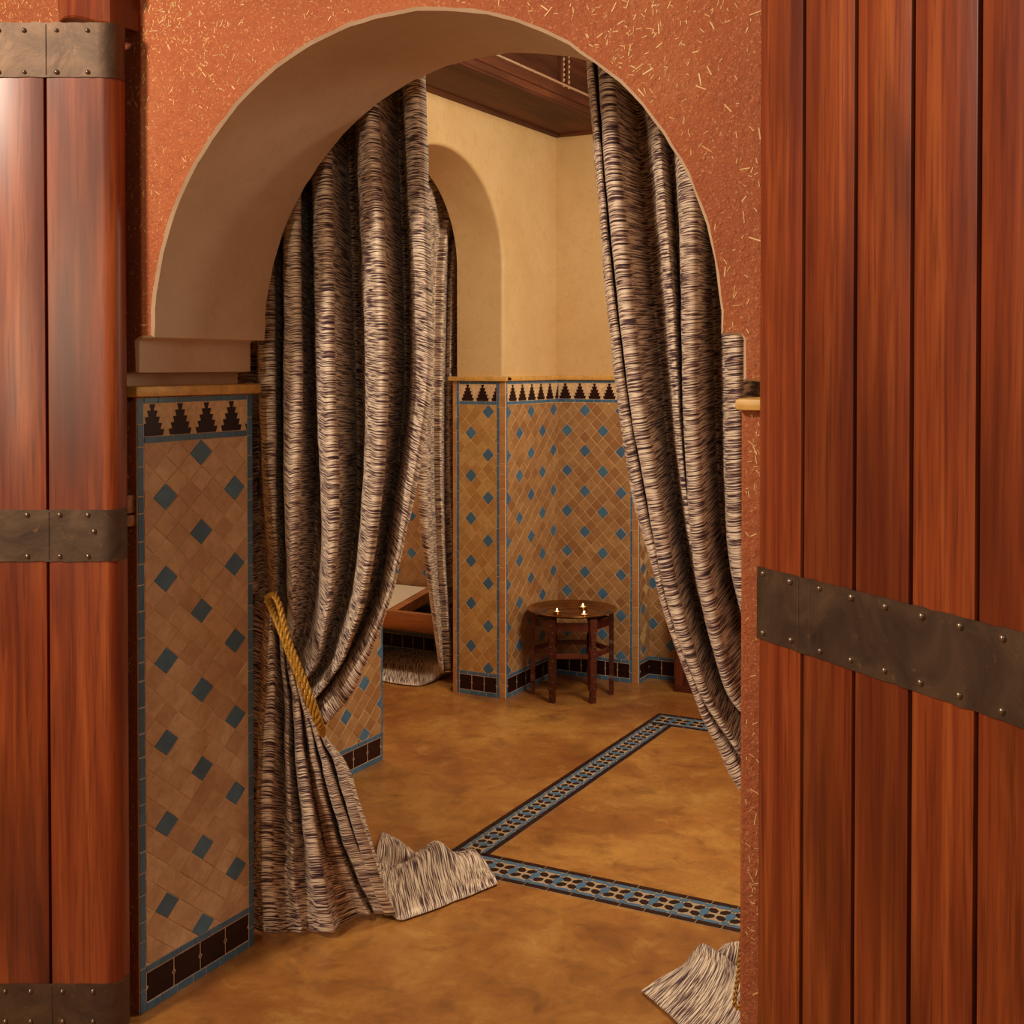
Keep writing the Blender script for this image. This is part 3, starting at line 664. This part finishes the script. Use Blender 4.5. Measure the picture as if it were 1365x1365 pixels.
LOW = [
 (.0, [(332, 795), (326, 900), (322, 1000), (322, 1100), (326, 1200), (332, 1236)]),
 (.04, [(348, 800), (343, 900), (339, 1000), (337, 1100), (340, 1200), (347, 1243)]),
 (-.045, [(360, 812), (362, 900), (358, 1000), (354, 1100), (357, 1200), (362, 1243)]),
 (.025, [(368, 828), (374, 900), (376, 1000), (379, 1100), (382, 1200), (386, 1241)]),
 (-.03, [(374, 845), (383, 920), (385, 1000), (389, 1100), (393, 1190), (402, 1243)]),
 (.03, [(379, 858), (389, 930), (392, 1000), (400, 1100), (408, 1180), (412, 1240)]),
 (-.045, [(385, 873), (396, 940), (400, 1000), (414, 1100), (427, 1190), (438, 1243)]),
 (.02, [(390, 888), (402, 950), (408, 1000), (425, 1100), (441, 1170), (453, 1233)]),
 (-.045, [(396, 903), (409, 960), (416, 1000), (436, 1100), (458, 1165), (486, 1221)]),
 (.02, [(402, 918), (415, 965), (423, 1000), (447, 1100), (470, 1165), (495, 1216)]),
 (-.045, [(408, 933), (421, 975), (433, 1010), (460, 1100), (483, 1160), (510, 1217)]),
 (.025, [(413, 945), (425, 978), (441, 1015), (471, 1110), (495, 1175), (514, 1213)]),
 (-.045, [(418, 955), (431, 982), (453, 1020), (481, 1110), (502, 1175), (521, 1219)]),
 (.01, [(424, 966), (439, 988), (463, 1022), (491, 1110), (509, 1170), (525, 1214)]),
 (.05, [(418, 955), (431, 984), (453, 1022), (480, 1110), (500, 1170), (518, 1208)]),
]
cols = []
for k, (d, pts) in enumerate(ridged_low(LOW)):
    d *= 1.5
    e = on_z(pts[-1][0], pts[-1][1], .012).y
    f = k/12
    Yc = lambda t, e=e, d=d: 2.67+(e-d-2.67)*(t**1.3)
    cols.append(guide_y((lambda t, d=d: 1.0*d*(.55+.65*min(1, t*2)), pts), 80, Yc, .006, False))
cloth('skirt', ctl(cols), cur, 7, u0=.4, v0=3, wr=.003, seed=2)
# train lying on the floor: rows from the fall of the cloth to the hem
def sheet(name, rows, parent, base, n=26, sub=10, heights=None, u0=0, swap=False, wr=.0015, seed=5):
    """rows: list of lists of (px,py,z) across; interpolated both ways; uv streaks run across the sheet"""
    R3 = [[on_z(x, y, z) for x, y, z in r] for r in rows]
    cols = [resample([p for p in r], n) for r in R3]
    cols = [[p-base for p in c] for c in cols]
    return cloth(name, cols, parent, sub, u0=u0, v0=9, wr=wr, seed=seed, flat=0, swap=True)
z = .006
sheet('train', [
 [(519, 1217, z), (508, 1190, .03), (503, 1165, .03), (501, 1150, .01)],
 [(533, 1226, z), (525, 1190, .035), (522, 1170, .03), (518, 1150, z)],
 [(553, 1221, z), (545, 1185, .02), (541, 1160, .04), (538, 1146, z)],
 [(585, 1210, z), (575, 1172, .02), (569, 1138, .055), (562, 1132, z)],
 [(606, 1201, z), (597, 1165, .02), (588, 1128, .07), (582, 1121, .04)],
 [(626, 1194, z), (620, 1163, .015), (612, 1142, .03), (605, 1136, z)],
 [(644, 1186, z), (637, 1158, .015), (631, 1136, .045), (626, 1132, .03)],
 [(664, 1178, z), (655, 1160, .012), (645, 1146, .02), (634, 1134, .02)],
], cur, cur.location)
sheet('train_back', [
 [(500, 1150, z), (503, 1130, .03), (507, 1116, .03), (509, 1110, z)],
 [(518, 1158, z), (521, 1135, .03), (517, 1118, .04), (514, 1111, z)],
 [(535, 1155, z), (537, 1140, .04), (535, 1125, .04), (530, 1119, z)],
 [(556, 1150, z), (556, 1143, .03), (552, 1137, .03), (546, 1131, z)],
], cur, cur.location, u0=1.3, seed=8)
# right curtain
cur2 = empty('curtain', (-1.0, 2.66, 0))
tag(cur2, 'right streaky cream and aubergine curtain half hidden by the jamb', 'curtain', 'curtains of streaky cream and aubergine cloth')
A_ = [(780, 20), (782, 87), (791, 185), (800, 291), (805, 361), (816, 467), (824, 537), (836, 616), (849, 685), (865, 738), (882, 803), (901, 860), (921, 913), (937, 957), (956, 992), (972, 1028), (988, 1054), (1030, 1120)]
B_ = [(790, 20), (793, 87), (802, 185), (811, 291), (818, 361), (832, 467), (841, 537), (856, 616), (869, 685), (881, 738), (893, 800), (914, 862), (941, 925), (964, 970), (985, 1000), (1000, 1030), (1015, 1060), (1045, 1110)]
RT = [
 (.03, [(x+5, y) for x, y in A_]), (-.005, A_), (-.03, [((a[0]*.75+b[0]*.25), (a[1]*.75+b[1]*.25)) for a, b in zip(A_, B_)]), (-.031, [((a[0]*.3+b[0]*.7), (a[1]*.3+b[1]*.7)) for a, b in zip(A_, B_)]), (.02, [(x+2, y) for x, y in B_]),
 (-.045, [(806, 20), (808, 87), (815, 200), (824, 300), (836, 420), (850, 540), (864, 616), (880, 700), (896, 780), (916, 850), (945, 925), (985, 990), (1050, 1090)]),
 (.035, [(838, 20), (842, 87), (854, 200), (863, 300), (873, 420), (884, 540), (893, 620), (905, 700), (919, 780), (938, 850), (967, 925), (1005, 985), (1055, 1080)]),
 (-.02, [(868, 20), (872, 87), (880, 200), (888, 300), (896, 400), (902, 500), (907, 580), (918, 680), (935, 780), (955, 850), (980, 920), (1015, 975), (1060, 1075)]),
 (.025, [(884, 20), (888, 100), (893, 210), (899, 291), (905, 397), (909, 502), (916, 635), (925, 700), (941, 807), (956, 864), (971, 913), (1000, 960), (1064, 1070)]),
 (-.05, [(915, 20), (917, 120), (920, 249), (921, 326), (921, 432), (922, 540), (927, 635), (933, 730), (946, 799), (961, 864), (979, 921), (1008, 955), (1068, 1065)]),
 (.03, [(945, 20), (946, 150), (948, 300), (951, 450), (953, 540), (957, 640), (966, 740), (985, 820), (1010, 900), (1072, 1060)]),
 (-.045, [(980, 20), (980, 200), (980, 400), (981, 540), (981, 640), (985, 740), (1002, 820), (1025, 900), (1076, 1055)]),
 (.03, [(1010, 20), (1010, 200), (1010, 400), (1010, 540), (1012, 640), (1015, 740), (1025, 820), (1045, 900), (1080, 1050)]),
 (-.04, [(1045, 20), (1045, 300), (1045, 540), (1045, 700), (1055, 850), (1084, 1045)]),
 (.02, [(1080, 20), (1080, 300), (1080, 540), (1080, 700), (1084, 850), (1090, 1040)]),
]
cols = [guide_y((dfade(d*2.1), p), 110, 2.72) for d, p in ridged(RT)]
cloth('drape', [[p-cur2.location for p in c] for c in cols], cur2, 7, u0=2.2, wr=.002, seed=11)
LOW2 = [(.03, [(1030, 1110), (1010, 1200), (1000, 1330)]), (-.04, [(1042, 1090), (1030, 1200), (1025, 1330)]), (.03, [(1055, 1080), (1050, 1200), (1048, 1330)]), (-.04, [(1068, 1065), (1070, 1200), (1072, 1330)]), (.03, [(1080, 1050), (1090, 1200), (1095, 1330)])]
cols = [guide_y((d, p), 40, 2.68) for d, p in LOW2]
cloth('skirt', [[p-cur2.location for p in c] for c in cols], cur2, 6, u0=3.4, seed=12)
sheet('train', [
 [(855, 1321, z), (880, 1304, .012), (905, 1290, .02), (918, 1282, z)],
 [(866, 1330, z), (890, 1310, .015), (913, 1290, .03), (922, 1272, .02)],
 [(880, 1342, z), (905, 1315, .02), (930, 1280, .045), (937, 1258, .045)],
 [(897, 1357, z), (925, 1325, .02), (948, 1288, .045), (952, 1266, .05)],
 [(915, 1374, z), (945, 1338, .02), (965, 1300, .04), (968, 1276, .035)],
 [(935, 1392, z), (965, 1352, .02), (985, 1312, .03), (985, 1287, .012)],
 [(960, 1412, z), (990, 1370, .02), (1008, 1330, .03), (1008, 1298, z)],
], cur2, cur2.location, u0=2.0, seed=21)
sheet('train_back', [
 [(950, 1278, z), (955, 1270, .02), (961, 1264, .03), (963, 1261, .012)],
 [(965, 1288, z), (970, 1273, .04), (973, 1263, .045), (974, 1257, .02)],
 [(985, 1292, z), (988, 1275, .04), (990, 1262, .045), (990, 1256, .02)],
 [(1010, 1296, z), (1010, 1280, .04), (1010, 1266, .045), (1010, 1258, .02)],
], cur2, cur2.location, u0=1.1, seed=22)
# alcove curtain, on the plane X=-3.02 behind the small arch
cur3 = empty('curtain', (-3.02, 4.85, 0))
tag(cur3, 'narrow streaky curtain hanging behind the small inner arch', 'curtain', 'curtains of streaky cream and aubergine cloth')
G3 = [
 (.02, [(566, 110), (566, 400), (560, 600), (562, 680), (568, 760), (576, 820), (584, 880)]),
 (.0, [(562, 110), (560, 400), (557, 600), (559, 680), (565, 740), (574, 800), (581, 850), (587, 892)]),
 (-.035, [(574, 110), (572, 400), (568, 600), (569, 680), (574, 760), (581, 820), (590, 897)]),
 (.02, [(598, 110), (594, 252), (582, 345), (578, 503), (579, 600), (580, 665), (584, 764), (589, 850), (593, 896)]),
 (-.03, [(606, 110), (602, 250), (592, 345), (588, 503), (587, 600), (590, 731), (597, 830), (600, 896)]),
 (.02, [(611, 110), (607, 265), (599, 345), (595, 477), (594, 665), (599, 797), (604, 863), (602, 896)]),
 (-.03, [(615, 110), (610, 265), (604, 345), (600, 477), (599, 600), (603, 731), (606, 830), (606, 893)]),
 (.02, [(619, 110), (615, 265), (611, 345), (608, 477), (607, 600), (609, 731), (611, 830), (609, 892)]),
 (-.03, [(628, 110), (624, 265), (619, 345), (616, 477), (615, 600), (617, 731), (619, 830), (617, 890)]),
 (.02, [(640, 110), (636, 265), (630, 345), (628, 477), (627, 600), (629, 731), (631, 830), (627, 888)]),
]
cols = []
for d, pts in G3:
    P = resample([(x, y, 0) for x, y in pts], 90); c = []
    for i, q in enumerate(P):
        p = on_x(q.x, q.y, -3.02+(-d)*.9); p.z = max(.01, p.z); c.append(p-cur3.location)
    cols.append(c)
cloth('drape', cols, cur3, 6, u0=4.2, seed=31, wr=.001, flatx=True)
sheet('train', [
 [(490, 902, z), (490, 890, .02), (490, 880, .03), (490, 868, z)],
 [(508, 907, z), (510, 893, .02), (512, 881, .03), (515, 869, .012)],
 [(528, 911, z), (530, 896, .02), (531, 880, .035), (531, 867, .015)],
 [(545, 913, z), (547, 897, .02), (548, 881, .035), (548, 866, .015)],
 [(560, 913.5, z), (563, 898, .02), (565, 883, .04), (566, 867, .015)],
 [(576, 909, z), (577, 897, .03), (580, 886, .06), (583, 871, .03)],
 [(590, 902, z), (589, 895, .05), (589, 888, .08), (588, 878, .05)],
 [(604, 896, z), (603, 893, .05), (602, 889, .08), (600, 882, .05)],
], cur3, cur3.location, u0=5.2, seed=33)
# ------------------------------------------------------------------ gold tieback cord and hook
def rope_path(px, Y=2.565):
    return [on_y(x, y, Y+dy) for x, y, dy in px]
def strands(mb_list, path, r, turns):
    P = resample(path, 140); n = len(P)
    for k, mb in enumerate(mb_list):
        pts = []
        for i, p in enumerate(P):
            t = (P[min(i+1, n-1)]-P[max(0, i-1)]).normalized(); a = t.cross(Vector((0, 1, .1))).normalized(); b = t.cross(a)
            th = 2*pi*turns*i/n+k*2*pi/len(mb_list); pts.append(p+(a*cos(th)+b*sin(th))*r*.66)
        mb.tube(pts, r*.52, 7)
tb = empty('tieback_cord', tuple(on_y(357, 797, 2.60))); tag(tb, 'twisted gold tieback cord around the left curtain', 'tieback')
paths = [rope_path([(356, 797, .04), (362, 812, -.0), (372, 836, -.03), (384, 868, -.045), (398, 903, -.05), (412, 938, -.04), (426, 970, -.01), (430, 978, .05), (424, 972, .12)]),
         rope_path([(356, 797, .05), (364, 793, .0), (371, 803, -.02), (377, 826, -.035), (387, 860, -.055), (402, 898, -.06), (417, 936, -.05), (428, 966, -.02), (431, 974, .04)])]
for pth in paths:
    mbs = [MB(), MB(), MB()]; strands(mbs, [p-tb.location for p in pth], .0074, 11)
    for mb in mbs: mb.build('strand', M_GOLD, tb, True)
hk = empty('curtain_hook', tuple(on_y(340, 799, 2.60)-Vector((0, 0, 0)))); tag(hk, 'small dark iron hook holding the gold tieback cord', 'hook')
q = MB(); a = on_y(334, 800, 2.66)-hk.location; b_ = on_y(357, 797, 2.60)-hk.location
q.tube([a, (a+b_)/2, b_, b_+Vector((.004, -.004, .010)), b_+Vector((-.004, -.006, .016))], .0035, 8); q.build('hook_arm', M_IRON, hk, True)
q = MB(); q.lathe([(0, 0), (.014, 0), (.016, .003), (.012, .007), (0, .008)], 14); o = q.build('rose_plate', M_IRON, hk, True); o.rotation_euler = (0, radians(90), 0); o.location = a
tb2 = empty('tieback_cord', tuple(on_y(982, 1260, 2.62))); tag(tb2, 'gold tieback cord end hanging beside the right jamb near the floor', 'tieback')
mbs = [MB(), MB()]; strands(mbs, [on_y(x, y, 2.60)-tb2.location for x, y in [(990, 1230), (985, 1290), (981, 1320), (979, 1338), (983, 1344), (989, 1330)]], .0045, 9)
for mb in mbs: mb.build('strand', M_GOLD, tb2, True)
# ------------------------------------------------------------------ doors
RIV = MB(); RIV.lathe([(0, -.0055), (.0022, -.0052), (.0042, -.0036), (.0052, -.0008), (.0054, 0), (.0, .0)], 10); _o = RIV.build('rivet', M_RIVET, None, True); RIVM = _o.data; bpy.data.objects.remove(_o)
for v in RIVM.vertices: v.co = (v.co.x, v.co.z, v.co.y)      # dome towards -y
RIVM.flip_normals()
def rivet(x, y, z, par):
    o = bpy.data.objects.new('rivet', RIVM); link(o, par); o.location = (x, y, z); o.rotation_euler = (0, random.uniform(0, 6), 0); s = random.uniform(.9, 1.15); o.scale = (s, s, s)
# right door: hinge line at the wall, leaf swings towards the viewer
vp = (FH+R_*((-71-682.5)/FPX)); vp.normalize(); du = -vp; dn = Vector((-du.y, du.x, 0)); dn = -dn if dn.dot(Vector((0, 1, 0))) > 0 else dn   # n towards viewer
H2 = on_y(1012, 700, 2.125); H2.z = 0
d2 = empty('door_2', tuple(H2), atan2(du.y, du.x)); tag(d2, 'open right door of red cedar planks with a riveted dark iron strap', 'door', kind='structure')
def ds(x, y=700):
    p = on_plane(x, y, H2, dn); return (p-H2).dot(du), p.z
bx = [1012, 1069.5, 1138.5, 1214, 1302.5, 1400, 1505]
sb = [ds(x)[0] for x in bx]
core = MB(); core.box((.004, .010, .02), (sb[-1]-.004, .050, 2.75)); core.build('core', M_BLACK, d2)
for i in range(len(sb)-1):
    q = MB(); q.box((sb[i]+(.0042 if i else 0), 0, .02), (sb[i+1]-.0042, .014, 2.76), 0, .0022); q.build('plank', M_DOOR, d2, True)
    q = MB(); q.box((sb[i]+.0012, .046, .02), (sb[i+1]-.0012, .058, 2.76), 0, .0022); q.build('plank', M_DOOR, d2, True)
zt_, zb_ = ds(1012, 755)[1], ds(1012, 850.5)[1]
def strap_mesh(prof, z0, z1, t, seed, par, n=24, nz=4):
    """iron band following the xy profile of a door leaf, slightly wavy edges"""
    P = resample([(x, y, 0) for x, y in prof], n); V = []; Fs = []
    for i, p in enumerate(P):
        tt = (P[min(i+1, n-1)]-P[max(0, i-1)]).normalized(); nn = Vector((tt.y, -tt.x, 0))
        for l in (0, 1):
            for k in range(nz+1):
                zz = z0+(z1-z0)*k/nz
                if k in (0, nz): zz += noise.noise(Vector((i*.7, k, seed)))*.003
                w = noise.noise(Vector((i*.35, k*.9, seed+3)))*.0012
                q = p+nn*(t*l+(w if l else 0)); V.append((q.x, q.y, zz))
    m = 2*(nz+1)
    for i in range(n-1):
        b = i*m
        for k in range(nz):
            Fs.append((b+nz+1+k, b+m+nz+1+k, b+m+nz+2+k, b+nz+2+k)); Fs.append((b+k, b+k+1, b+m+k+1, b+m+k))
        Fs.append((b, b+m, b+m+nz+1, b+nz+1)); Fs.append((b+nz, b+2*nz+1, b+m+2*nz+1, b+m+nz))
    o = meshobj('iron_strap', V, Fs, M_STRAP, par, True); o.data.set_sharp_from_angle(angle=radians(40)); return o
s1 = strap_mesh([(-.002, 0), (sb[-1], 0)], zb_, zt_, .003, 3, d2, 40); s1['label'] = 'dark riveted iron strap across the planks'
strap_mesh([(-.002, 0), (sb[-1], 0)], .10, .22, .003, 4, d2, 40)
for x, y in [(1020, 764), (1056, 774.6), (1095, 784), (1138, 795.5), (1183, 808), (1232, 820.7), (1283, 834), (1340, 850), (1020, 843), (1057, 852.6), (1096, 867), (1137, 879), (1182, 893), (1230, 909), (1282, 926), (1339, 947)]:
    a, zz = ds(x, y); rivet(a, -.0032, zz, s1)
for x in (1066, 1081):
    a = ds(x, 800)[0]; q = MB(); q.tube([(a+noise.noise(Vector((k, x, 0)))*.001, -.003, zb_+.004+(zt_-zb_-.008)*k/6) for k in range(7)], .0013, 6); q.build('seam', M_STRAP, s1, True)
# left door: leaf turned square to the viewer in front of the wall
H1 = Vector((-2.084, 2.061, 0))
d1 = empty('door_1', tuple(H1), PSI); tag(d1, 'open left cedar door with three iron straps and a rounded edge', 'door', kind='structure')
rr = .034; TH = .055
def prof_edge(o=0):
    P = [(-rr-.0, -o)]
    for k in range(1, 8):
        a = k/8*pi/2; P.append((-rr+(rr+o)*sin(a), rr-(rr+o)*cos(a)))
    P += [(o, rr), (o, TH)]
    return P
def ld(x): return (x-160)/FPX*2.8
s63 = ld(63.5)
pe = [(s63+.0028, TH), (s63+.0028, .002), (s63+.0048, 0)]+prof_edge()+[]
q = MB(); ZT1 = 2.247
n = len(pe); V = [(x, y, .012) for x, y in pe]+[(x, y, ZT1) for x, y in pe]
q.add(V, [(i, (i+1) % n, n+(i+1) % n, n+i) for i in range(n)]+[tuple(range(n))[::-1], tuple(range(n, 2*n))]); q.build('stile', M_DOOR, d1, True)
xs = [s63, ld(-45), ld(-145), ld(-245), ld(-350)]
for i in range(len(xs)-1):
    q = MB(); q.box((xs[i+1]+.0028, 0, .012), (xs[i]-.0028, .020, ZT1), 0, .0022); q.build('plank', M_DOOR, d1, True)
q = MB(); q.box((xs[-1], .018, .012), (s63, TH, ZT1)); q.build('core', M_BLACK, d1)
for k, (za, zb) in enumerate(((2.130, 2.2495), (1.063, 1.177), (.010, .120))):
    s = strap_mesh([(xs[-1], 0), (-.35, 0), (-.2, 0), (-.1, 0)]+prof_edge(0)[:-1]+[(0, TH-.01)], za, zb, .003, 10+k, d1, 60)
    yy = {0: [41, 96.5], 1: [686, 741], 2: [1320, 1360]}[k]
    for y in yy:
        v = ray(60, y); zz = HC+v.z*2.8/v.dot(FH)
        for x in (-70, -20, 3, 37, 80, 121) if k != 1 else (-60, -10, 37, 80.5, 118): rivet(ld(x), -.0032, zz, s)
    if k == 1:
        for x, y in ((126, 708),): v = ray(x, y); rivet(ld(x), -.0030, HC+v.z*2.8/v.dot(FH), s)
    a = ld(66); q = MB(); q.tube([(a, -.003, za+.004+(zb-za-.008)*j/4) for j in range(5)], .0013, 6); q.build('seam', M_STRAP, s, True)
# hinge bracket between door and wall
q = MB(); hx = H1+Vector((0.0, .03, 0)); base = on_y(162, 682, 2.12)
hg = empty('wall_hinge', (base.x, 2.12, base.z-.035)); tag(hg, 'small rusty iron hinge bracket between left door and wall', 'hinge')
q = MB(); q.box((-.012, -.012, 0), (.014, .033, .026), 0, .003); q.box((-.010, -.008, .030), (.012, .033, .072), 0, .003); q.build('hinge_plate', M_RUST, hg, True)
q = MB(); q.lathe([(0, -.004), (.006, -.004), (.006, .078), (0, .078)], 10, (0, -.012, 0)); q.build('hinge_pin', M_IRON, hg, True)
# wooden pivot block over the left door
pb = empty('pivot_block', (-2.105, Y0, 2.262)); tag(pb, 'carved wooden pivot block over the corner of the left door', 'bracket')
q = MB()
prof = [(-.160, .045), (-.155, .012), (-.140, .018), (-.11, .016), (-.07, .006), (-.03, -.006), (0, -.010), (.0, .30), (-.160, .30)]
q.prism(prof, -.095, 0.0, 0, .004); q.build('block', M_DOOR, pb, True)
q = MB(); q.box((-.012, -.10, .07), (.012, -.0, .30), 0, .003); q.build('upper_cap', M_DOOR, pb, True)
# ------------------------------------------------------------------ tray table
TC = Vector((-2.462, 5.190, 0))
tt = empty('tray_table', tuple(TC)); tag(tt, 'low six-legged carved red-brown wooden table stand in the corner', 'table')
cr_ang = PSI
LEGH = .372
def legprof():
    w = .0150; r = [(w*.85, 0), (w*.8, .05), (w*1.15, .06), (w*1.15, .075), (w*.75, .09), (w*1.1, .12), (w*1.1, .185), (w*.85, .20), (w*1.15, .215), (w*1.15, .235), (w*.8, .25), (w*.8, .30), (w*1.2, .32), (w*1.2, LEGH)]
    return r+[(-x, z) for x, z in reversed(r)]
for k in range(6):
    a = cr_ang+radians(-62+60*k); q = MB(); q.prism(legprof(), -.010, .010, 0, .002)
    # carved studs down the face
    o = q.build('leg', M_STOOL, tt); o.location = (cos(a)*.178, sin(a)*.178, 0); o.rotation_euler = (0, 0, a+pi/2)
    q = MB()
    for j in range(11): q.lathe([(0, -.0035), (.004, -.002), (.0055, 0)], 6, (random.uniform(-.006, .006), 0, 0)); 
    q.V = [Vector((v.x, v.z, v.y+.03+.031*(i//18))) for i, v in enumerate(q.V)]
    q2 = q.build('carved_studs', M_STOOL, o, True); q2.location = (0, -.0102, 0); tag(q2, kind='stuff')
for k in range(6):
    a = cr_ang+radians(-62+60*k); b2 = a+radians(60); r = .170
    for zz, hh, nm in ((.205, .022, 'stretcher'), (.335, .036, 'apron')):
        L = r; m_ = Vector((cos(a)*r+cos(b2)*r, sin(a)*r+sin(b2)*r, 0))/2; q = MB(); q.box((-L/2+.012, -.007, -hh/2), (L/2-.012, .007, hh/2), 0, .002)
        o = q.build(nm, M_STOOL, tt, True); o.location = (m_.x, m_.y, zz); o.rotation_euler = (0, 0, (a+b2)/2+pi/2)
tr = empty('brass_tray', (TC.x, TC.y, LEGH)); tag(tr, 'round aged brass tray holding three tealights', 'tray')
q = MB(); q.lathe([(0, .002), (.06, .002), (.062, .0032), (.064, .002), (.115, .002), (.118, .0035), (.121, .002), (.150, .003), (.158, .008), (.185, .013), (.200, .019), (.203, .020), (.2045, .018), (.203, .016), (.185, .009), (.158, .003), (.150, 0), (0, 0)], 64)
q.build('tray_dish', M_BRASS, tr, True)
for i, ((x, y), lab) in enumerate((((742.5, 817), 'lit tealight alone on the left of the brass tray'), ((777, 810.5), 'lit tealight at the back right of the brass tray'), ((778.5, 820.5), 'lit tealight at the front right of the brass tray'))):
    p = on_z(x, y, LEGH+.006); tl = empty('tealight', (p.x, p.y, LEGH+.0022)); tag(tl, lab, 'candle', 'lit tealights on the brass tray')
    q = MB(); q.lathe([(0, 0), (.0165, 0), (.0180, .011), (.0185, .0115), (.0175, .0108), (.0165, .002), (0, .002)], 20); q.build('cup', M_BRASS, tl, True)
    q = MB(); q.lathe([(0, .009), (.016, .009), (.0165, .002)], 20); q.build('wax', M_WAX, tl, True)
    q = MB(); q.lathe([(0, .010), (.0028, .012), (.0036, .015), (.0026, .020), (.001, .024), (0, .026)], 10); q.build('flame', M_FLAME, tl, True)
# chest behind the right curtain
p = on_z(900, 921.5); chs = empty('wooden_chest', (p.x, p.y, 0), radians(0)); tag(chs, 'dark reddish wooden chest mostly hidden by the right curtain', 'chest')
q = MB(); CD = RBY-.045-p.y
q.box((0, 0, .012), (.52, CD, .44), 0, .004); q.build('body', M_STOOL, chs, True)
q = MB(); q.box((-.012, -.012, .44), (.532, CD+.012, .46), 0, .004); q.build('lid', M_STOOL, chs, True)
q = MB(); q.box((-.006, -.006, 0), (.526, CD+.006, .03), 0, .003); q.build('plinth', M_STOOL, chs, True)
for xx in (0.0, .48):
    q = MB(); q.box((xx, -.006, .03), (xx+.04, .004, .44), 0, .002); q.build('corner_post', M_STOOL, chs, True)
# ------------------------------------------------------------------ daybed in the alcove
hz = .32
a = on_z(515, 812.5, hz); by = (a.y+on_z(573, 821, hz).y)/2
dbx = on_z(573, 821, hz).x
REN = -3.075-a.x
db = empty('daybed', (a.x, by, 0)); tag(db, 'low wooden daybed with a pale cushion in the side alcove', 'daybed')
def dbox(nm, a_, b_, m, bev=.004): q = MB(); q.box(a_, b_, 0, bev); return q.build(nm, m, db, True)
dbox('front_rail', (-1.6, 0, hz-.085), (REN, .035, hz), M_BED)
dbox('back_rail', (-1.6, .66, hz-.085), (REN, .695, hz), M_BED)
for xx in (-1.55, REN-.45):
    for yy in (.03, .62): dbox('leg', (xx, yy, 0), (xx+.045, yy+.045, hz-.086), M_BED)
def slant(nm, P, t, m):
    V = [Vector(p) for p in P]; nn = (V[1]-V[0]).cross(V[3]-V[0]).normalized()
    q = MB(); q.add(V+[v-nn*t for v in V], [(0, 1, 2, 3), (7, 6, 5, 4), (0, 4, 5, 1), (1, 5, 6, 2), (2, 6, 7, 3), (3, 7, 4, 0)]); return q.build(nm, m, db)
pt = on_z(569, 783, .355); ql = on_z(525, 776, .355)
r1 = Vector((0.005, .03, hz+.001)); r2 = pt-db.location
lx = -1.5
slant('cushion', [r1+Vector((lx, 0, 0)), r1, r2, r2+Vector((lx, 0, 0))], .035, M_WHITE)
dirv = (r2-r1)
slant('side_rail', [r1+Vector((0.002, 0, -.002)), r1+Vector((.046, 0, -.002)), r2+Vector((.046, 0, -.002)), r2+Vector((.002, 0, -.002))], .05, M_BED)
slant('base_panel', [(-1.55, .05, hz-.07), (REN-.04, .05, hz-.07), (REN-.04, .65, hz-.07), (-1.55, .65, hz-.07)], .02, M_BLACK)
